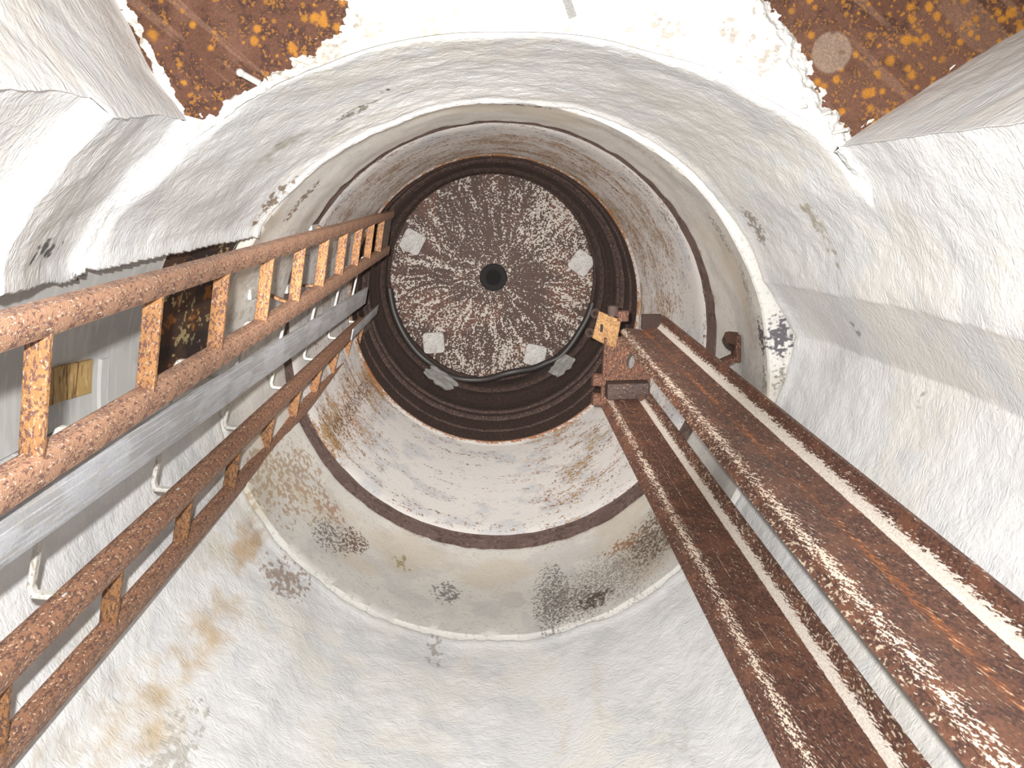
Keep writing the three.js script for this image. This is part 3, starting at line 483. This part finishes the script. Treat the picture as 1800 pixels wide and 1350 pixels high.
// ---------------------------------------------------------------- the ladder on the left
{
  const H0 = 0.9, H1 = 3.9, line = (x0, y0, x1, y1) => (h) => { const t = (h - H0) / (H1 - H0); return C(lerp(x0, x1, t), lerp(y0, y1, t), h); };
  const A = line(-0.528, 0.140, -0.487, 0.083), B = line(-0.563, 0.330, -0.518, 0.268), CC = line(-0.638, 0.603, -0.601, 0.588), DD = line(-0.668, 0.748, -0.637, 0.722);
  const base = C(-0.60, 0.45, -1.3);
  const t = thing('ladder', 'rusty ladder with lattice side rails and white drop rungs up the left wall', 'ladder', base);
  const BOT = -1.3, TOP = 4.25, along = new THREE.Vector3(0, 0, 1);
  const dAB = B(2).sub(A(2)).normalize(), dCD = DD(2).sub(CC(2)).normalize();
  put(t, bar(A(BOT), A(TOP), 0.040, 0.032, dAB, 0.009, 3), 'stile', M.stilePink, 'pinkish rusty stile');
  put(t, bar(B(BOT), B(TOP), 0.046, 0.034, dAB, 0.009, 3), 'stile', M.stilePink, 'pinkish rusty stile');
  put(t, bar(CC(BOT), CC(TOP - 0.35), 0.040, 0.042, dCD, 0.009, 3), 'stile', M.stileBrown);
  put(t, bar(DD(BOT), DD(TOP), 0.046, 0.030, dCD, 0.006, 3), 'stile', M.stileBrown);
  const lattice = (P, Q, mat) => {
    for (let k = -6; k < 10; k++) {
      const h = 0.94 + 0.33 * k; if (h < BOT + 0.05) continue;
      const a = P(h), b = Q(h), d = b.clone().sub(a).normalize(); a.addScaledVector(d, 0.012); b.addScaledVector(d, -0.012); const off = hash2(k + 20, P === A ? 1 : 2, 9);
      const g = bar(a, b, 0.031, 0.009, new THREE.Vector3(1, 0, 0), 0.002, 1); const uv = g.attributes.uv; for (let i = 0; i < uv.count; i++) uv.setXY(i, uv.getX(i) + off, uv.getY(i) + off * 3.1);
      put(t, g, 'rung', mat);
    }
  };
  lattice(A, B, M.rung); lattice(CC, DD, M.rungDark);
  // white drop rungs between the two lattice rails
  for (let k = -5; k < 7; k++) {
    const h = 1.10 + 0.445 * k; if (h < -1.2) continue;
    const p = B(h), q = CC(h), back = new THREE.Vector3(-0.055, 0, 0.0);
    const d = q.clone().sub(p).normalize();
    const pts = [p.clone().addScaledVector(d, -0.004), p.clone().addScaledVector(d, -0.004).addScaledVector(back, 0.9), p.clone().addScaledVector(d, 0.01).add(back), q.clone().addScaledVector(d, -0.035).add(back), q.clone().addScaledVector(d, -0.022).addScaledVector(back, 0.9), q.clone().addScaledVector(d, -0.016)];
    const parts = []; for (let i = 0; i + 1 < pts.length; i++) { if (pts[i].distanceTo(pts[i + 1]) < 1e-4) continue; parts.push(bar(pts[i], pts[i + 1], 0.009, 0.016, new THREE.Vector3(0.3, 0, 1), 0.003, 2)); }
    put(t, mergeGeometries(parts), 'drop_rung', M.whiteRod, 'white painted rung set back behind the rails');
  }
  // galvanised flat bar between the rails
  const P0 = (h) => line(-0.588, 0.402, -0.566, 0.452)(h);
  const fb = bar(P0(BOT), P0(3.82), 0.080, 0.012, dAB.clone().lerp(dCD, 0.4), 0.002, 2); put(t, fb, 'flat_bar', M.zinc, 'grey galvanised flat bar');
  // end plates closing the lattice rails at the top
  const plate = (P, Q, h0, h1, mat, th = 0.006, off = 0) => { const m0 = P(h0).lerp(Q(h0), 0.5), m1 = P(h1).lerp(Q(h1), 0.5), d = Q(h0).sub(P(h0)); const n = d.clone().cross(new THREE.Vector3(0, 1, 0)).normalize(); m0.addScaledVector(n, off); m1.addScaledVector(n, off); put(t, bar(m0, m1, d.length() + 0.03, th, d, 0.001, 1), 'end_plate', mat, 'flat grey-brown end plate'); };
  plate(A, B, 3.97, 4.27, M.endPlate); plate(CC, DD, 3.86, 4.27, M.endPlate);
  const capC = bar(CC(3.45).add(new THREE.Vector3(0.030, 0, 0.012)), CC(4.24).add(new THREE.Vector3(0.030, 0, 0.012)), 0.05, 0.004, dCD, 0.001, 1); put(t, capC, 'cover_strip', M.zinc, 'bare zinc strip at the rail top');
  // stand-off bars to the wall
  const bracket = (P, h, az, r) => { const p = P(h), q = W(az, r, h); const g = bar(p, q, 0.022, 0.008, new THREE.Vector3(0, 1, 0), 0.001, 1); const f = bar(q.clone().add(new THREE.Vector3(0, -0.10, 0)).lerp(new THREE.Vector3(0, q.y - 0.1, 0), 0.012), q.clone().add(new THREE.Vector3(0, 0.02, 0)).lerp(new THREE.Vector3(0, q.y + 0.02, 0), 0.012), 0.028, 0.01, new THREE.Vector3(0, 0, 1), 0.002, 1); const s = put(t, g, 'standoff', M.rung, 'rusty stand-off bar'); f.translate(-base.x, -base.y, -base.z); mesh('foot', f, M.whiteRod, s, 'white painted foot'); };
  bracket(A, 2.76, 213.5, 0.722); bracket(B, 2.76, 196, 0.722); bracket(DD, 2.76, 163, 0.722); bracket(B, 2.30, 199, 0.722);
}

// ---------------------------------------------------------------- guide rails on the right
const lean = (h) => -0.033 * (h - 1);
{
  // plan outline of each rail, back-left corner first, then along the face that looks at the ladder, then the outer flange
  const RIGHT = { p: [[0.545, 0.614], [0.533, 0.603], [0.546, 0.592], [0.547, 0.585], [0.536, 0.578], [0.538, 0.572], [0.548, 0.567], [0.562, 0.564], [0.580, 0.564], [0.605, 0.567], [0.628, 0.572], [0.655, 0.567], [0.681, 0.563], [0.688, 0.558], [0.694, 0.548], [0.696, 0.542], [0.700, 0.512], [0.708, 0.512], [0.709, 0.596], [0.690, 0.614]], side: 3, paleBand: [4, 7], groove: 10, crease: [12, 14], seed: 0, orange: 1 };
  const LEFT = { p: [[0.482, 0.894], [0.471, 0.880], [0.480, 0.866], [0.490, 0.852], [0.497, 0.845], [0.505, 0.841], [0.514, 0.840], [0.545, 0.843], [0.552, 0.8455], [0.560, 0.844], [0.590, 0.846], [0.616, 0.846], [0.625, 0.843], [0.632, 0.836], [0.636, 0.826], [0.642, 0.803], [0.650, 0.803], [0.650, 0.862], [0.636, 0.878]], side: 3, paleBand: [3, 6], groove: 8, crease: [11, 13], seed: 40, orange: 0 };
  const railMaterial = (P) => {
    const n = P.p.length, per = [0]; for (let i = 0; i < n; i++) { const a = P.p[i], b = P.p[(i + 1) % n]; per.push(per[i] + Math.hypot(a[0] - b[0], a[1] - b[1])); }
    const U = P.U = per.map((q) => q / per[n]), k0 = P.seed;
    const map = texture(1024, 2048, (u, v, c) => {
      const lo = fbm(u * 8, v * 60, 8, 60, 501 + k0, 3), a = fbm(u * 130, v * 520, 130, 520, 503 + k0, 3), g = vn(u * 300, v * 1000, 300, 1000, 505 + k0), st = fbm(u * 220 + v * 300, v * 240, 220, 240, 507 + k0, 3), bl = fbm(u * 90, v * 420, 90, 420, 509 + k0, 3), lo2 = fbm(u * 4, v * 22, 4, 22, 511 + k0, 3);
      c[0] = 0.150; c[1] = 0.070; c[2] = 0.047;
      mix(c, 0.070, 0.037, 0.030, 0.85 * sstep(0.47, 0.6, a)); mix(c, 0.22, 0.095, 0.055, 0.5 * sstep(0.55, 0.68, lo));
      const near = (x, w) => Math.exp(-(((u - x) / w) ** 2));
      if (P.orange) mix(c, 0.46, 0.15, 0.04, 0.7 * sstep(0.42, 0.66, 0.40 * near(U[P.groove], 0.030) * (0.5 + lo2) + 0.9 * (st - 0.35) * near(U[P.groove], 0.04)));   // bare orange rust along the groove
      else mix(c, 0.72, 0.58, 0.46, 0.85 * sstep(0.5, 0.6, near(U[P.groove], 0.0035) * (lo2 > 0.5 ? 0.6 : 0.1) + 0.7 * (st - 0.45)));                                // thin worn line
      const paleBand = near((U[P.paleBand[0]] + U[P.paleBand[1]]) / 2, 0.55 * (U[P.paleBand[1]] - U[P.paleBand[0]])) * (0.72 + 0.6 * (lo2 - 0.3));
      mix(c, 0.78, 0.65, 0.53, 0.95 * sstep(0.50, 0.68, paleBand * 0.58 + 1.1 * (st - 0.5) + 0.5 * (g - 0.5) + 0.13));                           // pale grainy band along the rounded edge
      mix(c, 0.70, 0.56, 0.44, 0.75 * sstep(0.745, 0.80, st + 0.02));
      const w2 = sstep(U[P.crease[0]] - 0.004 + 0.02 * (st - 0.5), U[P.crease[0]] + 0.006, u) * (1 - sstep(U[P.crease[1]] + 0.004, U[P.crease[1]] + 0.016, u + 0.07 * (st - 0.5)));
      mix(c, 0.78, 0.71, 0.63, 0.92 * sstep(0.4, 0.65, w2 * (0.75 + 0.5 * (0.8 - lo2)) + 0.5 * (st - 0.5)));                                  // white paint in the crease
      if (P.orange ? u < U[P.side] : u > U[P.crease[1]] + 0.02) mix(c, 0.64, 0.53, 0.40, 0.85 * sstep(0.63, 0.70, bl));                                // flakes on the side face
      const k = 0.78 + 0.44 * g; c[0] *= k; c[1] *= k; c[2] *= k;
    });
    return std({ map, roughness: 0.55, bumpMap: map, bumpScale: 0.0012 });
  };
  const rail = (P, h0, h1) => {
    const n = P.p.length, steps = 60, pos = [], uv = [], idx = [], U = P.U;
    for (let j = 0; j <= steps; j++) for (let i = 0; i <= n; i++) { const q = P.p[i % n], h = lerp(h0, h1, j / steps), p = C(q[0], q[1] + lean(h), h); pos.push(p.x, p.y, p.z); uv.push(i === n ? 1 : U[i], (h - 0.5) / 2.62); }
    for (let j = 0; j < steps; j++) for (let i = 0; i < n; i++) { const a = j * (n + 1) + i, b = a + 1, c = a + n + 1, d = c + 1; idx.push(a, b, c, b, d, c); }
    const o = pos.length / 3, tri = THREE.ShapeUtils.triangulateShape(P.p.map((q) => new THREE.Vector2(...q)), []);
    for (const h of [h0, h1]) for (const q of P.p) { const p = C(q[0], q[1] + lean(h), h); pos.push(p.x, p.y, p.z); uv.push(0.9, 0.5); }
    for (const [a, b, c] of tri) { idx.push(o + a, o + c, o + b, o + n + a, o + n + b, o + n + c); }
    const g = new THREE.BufferGeometry(); g.setAttribute('position', new THREE.Float32BufferAttribute(pos, 3)); g.setAttribute('uv', new THREE.Float32BufferAttribute(uv, 2)); g.setIndex(idx);
    return toCreasedNormals(g.toNonIndexed(), 0.55);
  };
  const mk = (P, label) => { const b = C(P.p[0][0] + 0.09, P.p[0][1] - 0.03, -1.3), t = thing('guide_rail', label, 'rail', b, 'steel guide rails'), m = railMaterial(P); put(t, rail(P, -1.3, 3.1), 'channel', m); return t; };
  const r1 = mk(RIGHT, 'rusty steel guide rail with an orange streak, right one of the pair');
  const cap = C(0.66, 0.54 + lean(3.1), 3.11); put(r1, new THREE.BoxGeometry(0.075, 0.02, 0.06).translate(cap.x, cap.y, cap.z), 'end_cap', M.darkRust, 'dark cap at the rail top');
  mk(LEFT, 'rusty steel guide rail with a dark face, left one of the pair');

  // head plate joining the rail tops
  const h = 3.102, hp = thing('head_bracket', 'rusty bracket plate with a hole and bolts joining the tops of the two guide rails', 'bracket', C(0.56, 0.64, h));
  const s = new THREE.Shape(); s.moveTo(0.478, 0.53); s.lineTo(0.655, 0.53); s.lineTo(0.665, 0.77); s.lineTo(0.478, 0.78); s.closePath();
  const ho = new THREE.Path(); ho.absellipse(0.585, 0.628, 0.017, 0.032, 0, 2 * PI); s.holes.push(ho);
  const pg = new THREE.ExtrudeGeometry(s, { depth: 0.01, bevelEnabled: false, curveSegments: 10 }); pg.rotateX(-PI / 2); pg.translate(-0.027, EYE + h, 0.49);
  const plate = put(hp, pg, 'plate', M.deepRust);
  put(hp, bar(C(0.478, 0.53, h - 0.015), C(0.470, 0.79, h - 0.015), 0.05, 0.008, new THREE.Vector3(0, 1, 0), 0.001, 1), 'flange', M.deepRust, 'thin upturned flange');
  const box = bar(C(0.485, 0.735, h - 0.045), C(0.645, 0.73, h - 0.045), 0.07, 0.065, new THREE.Vector3(0, 1, 0), 0.006, 2); put(hp, box, 'clamp_block', M.darkRust, 'dark clamp block');
  for (const [x, y, dz] of [[0.515, 0.735, 0], [0.60, 0.735, 0], [0.545, 0.79, -0.045], [0.615, 0.755, -0.05]]) put(hp, mergeGeometries([hexBolt(C(x, y, h + dz), new THREE.Vector3(0.05, -1, 0.1), 0.022, 0.02), hexBolt(C(x, y, h + dz - 0.018), new THREE.Vector3(0, -1, 0), 0.011, 0.016)]), 'bolt', M.deepRust);
  for (const [x, y] of [[0.45, 0.70], [0.452, 0.78]]) put(hp, bar(C(x - 0.015, y, h), C(x + 0.035, y + 0.005, h), 0.045, 0.05, new THREE.Vector3(0, 1, 0), 0.012, 3), 'clip', M.deepRust, 'small rounded rusty clip');
  // ochre tag plate with two eyelets
  const hh = 3.10, tp = thing('tag_plate', 'small ochre plate with two eyelets at the top of the right rail', 'plate', C(0.48, 0.49, hh));
  const tsh = new THREE.Shape(); tsh.moveTo(0.452, 0.428); tsh.lineTo(0.536, 0.462); tsh.lineTo(0.520, 0.568); tsh.quadraticCurveTo(0.47, 0.555, 0.43, 0.53); tsh.closePath();
  const tg = new THREE.ExtrudeGeometry(tsh, { depth: 0.012, bevelEnabled: true, bevelSize: 0.002, bevelThickness: 0.002, bevelSegments: 1 }); tg.rotateX(-PI / 2); tg.translate(-0.027, EYE + hh - 0.01, 0.49);
  put(tp, tg, 'plate', M.ochre);
  for (const [x, y] of [[0.438, 0.436], [0.418, 0.512]]) { const e = new THREE.TorusGeometry(0.014, 0.006, 8, 20); e.rotateX(PI / 2); const p = C(x, y, hh); e.translate(p.x, p.y, p.z); put(tp, e, 'eyelet', M.darkRust, 'round eyelet'); }
  const sl = C(0.462, 0.492, hh - 0.013); put(tp, new THREE.BoxGeometry(0.01, 0.004, 0.03).translate(sl.x, sl.y, sl.z), 'slot', M.black, 'dark slot');
  for (const [x, y, w2] of [[0.505, 0.425, 0.04], [0.545, 0.445, 0.045]]) put(tp, bar(C(x, y - 0.02, hh), C(x, y + 0.02, hh), w2, 0.04, new THREE.Vector3(1, 0, 0), 0.008, 2), 'clip', w2 > 0.042 ? M.deepRust : M.darkRust, 'small clip behind the plate');

  // wall bracket holding the right rail
  const wb = thing('wall_bracket', 'rusty angle bracket with an eye bolt holding the right rail to the collar wall', 'bracket', C(0.74, 0.45, 2.36));
  put(wb, bar(C(0.70, 0.492, 2.36), C(0.765, 0.462, 2.36), 0.05, 0.016, new THREE.Vector3(0, 1, 0), 0.003, 2), 'arm', M.deepRust);
  put(wb, bar(C(0.762, 0.475, 2.36), C(0.757, 0.395, 2.36), 0.055, 0.014, new THREE.Vector3(0, 1, 0), 0.003, 2), 'foot', M.deepRust);
  put(wb, hexBolt(C(0.754, 0.408, 2.355), new THREE.Vector3(-1, -0.3, 0.2), 0.022, 0.03), 'bolt', M.deepRust);
  const ey = new THREE.TorusGeometry(0.017, 0.008, 8, 20), ep = C(0.737, 0.422, 2.36); ey.rotateY(0.6); ey.rotateX(0.7); ey.translate(ep.x, ep.y, ep.z); put(wb, ey, 'eye', M.darkRust, 'eye bolt ring');
}

// ---------------------------------------------------------------- small things in the ceiling foam
{
  const pin = (x, y, dx, dy, len, r, label) => {
    const a = new THREE.Vector3(x, EYE + 1.445, -y), b = new THREE.Vector3(x + dx, EYE + 1.445 - len, -(y + dy));
    const t = thing('insulation_pin', label, 'pin', a, 'pins in the ceiling foam');
    put(t, new THREE.TubeGeometry(new THREE.LineCurve3(a, b), 1, r, 10, false), 'shank', M.pin);
    const hd = new THREE.SphereGeometry(r * 1.25, 12, 8); hd.translate(b.x, b.y, b.z); put(t, hd, 'head', M.pin);
  };
  pin(-0.412, -0.684, -0.022, -0.012, 0.03, 0.0055, 'thick white pin sticking out at the edge of the left rust patch');
  pin(0.508, -0.640, 0.012, -0.004, 0.02, 0.0028, 'thin pin in the white foam, farthest from the rust corner of the three');
  pin(0.548, -0.628, 0.014, -0.006, 0.02, 0.0028, 'thin pin in the white foam, middle one of three by the right rust patch');
  pin(0.580, -0.602, 0.014, -0.004, 0.02, 0.0028, 'thin pin in the white foam right below the right rust corner');
  const c0 = new THREE.Vector3(0.116, EYE + 1.436, 0.80), st = thing('strap_clip', 'short grey metal strap lying in the white foam at the top edge', 'clip', c0);
  put(st, bar(new THREE.Vector3(0.122, EYE + 1.434, 0.785), new THREE.Vector3(0.108, EYE + 1.434, 0.822), 0.014, 0.003, new THREE.Vector3(1, 0, 0), 0.001, 1), 'strap', M.foil);
  put(st, new THREE.TorusGeometry(0.006, 0.002, 6, 14).rotateX(PI / 2).translate(0.106, EYE + 1.433, 0.828), 'loop', M.foil);
}

renderer.render(scene, camera);
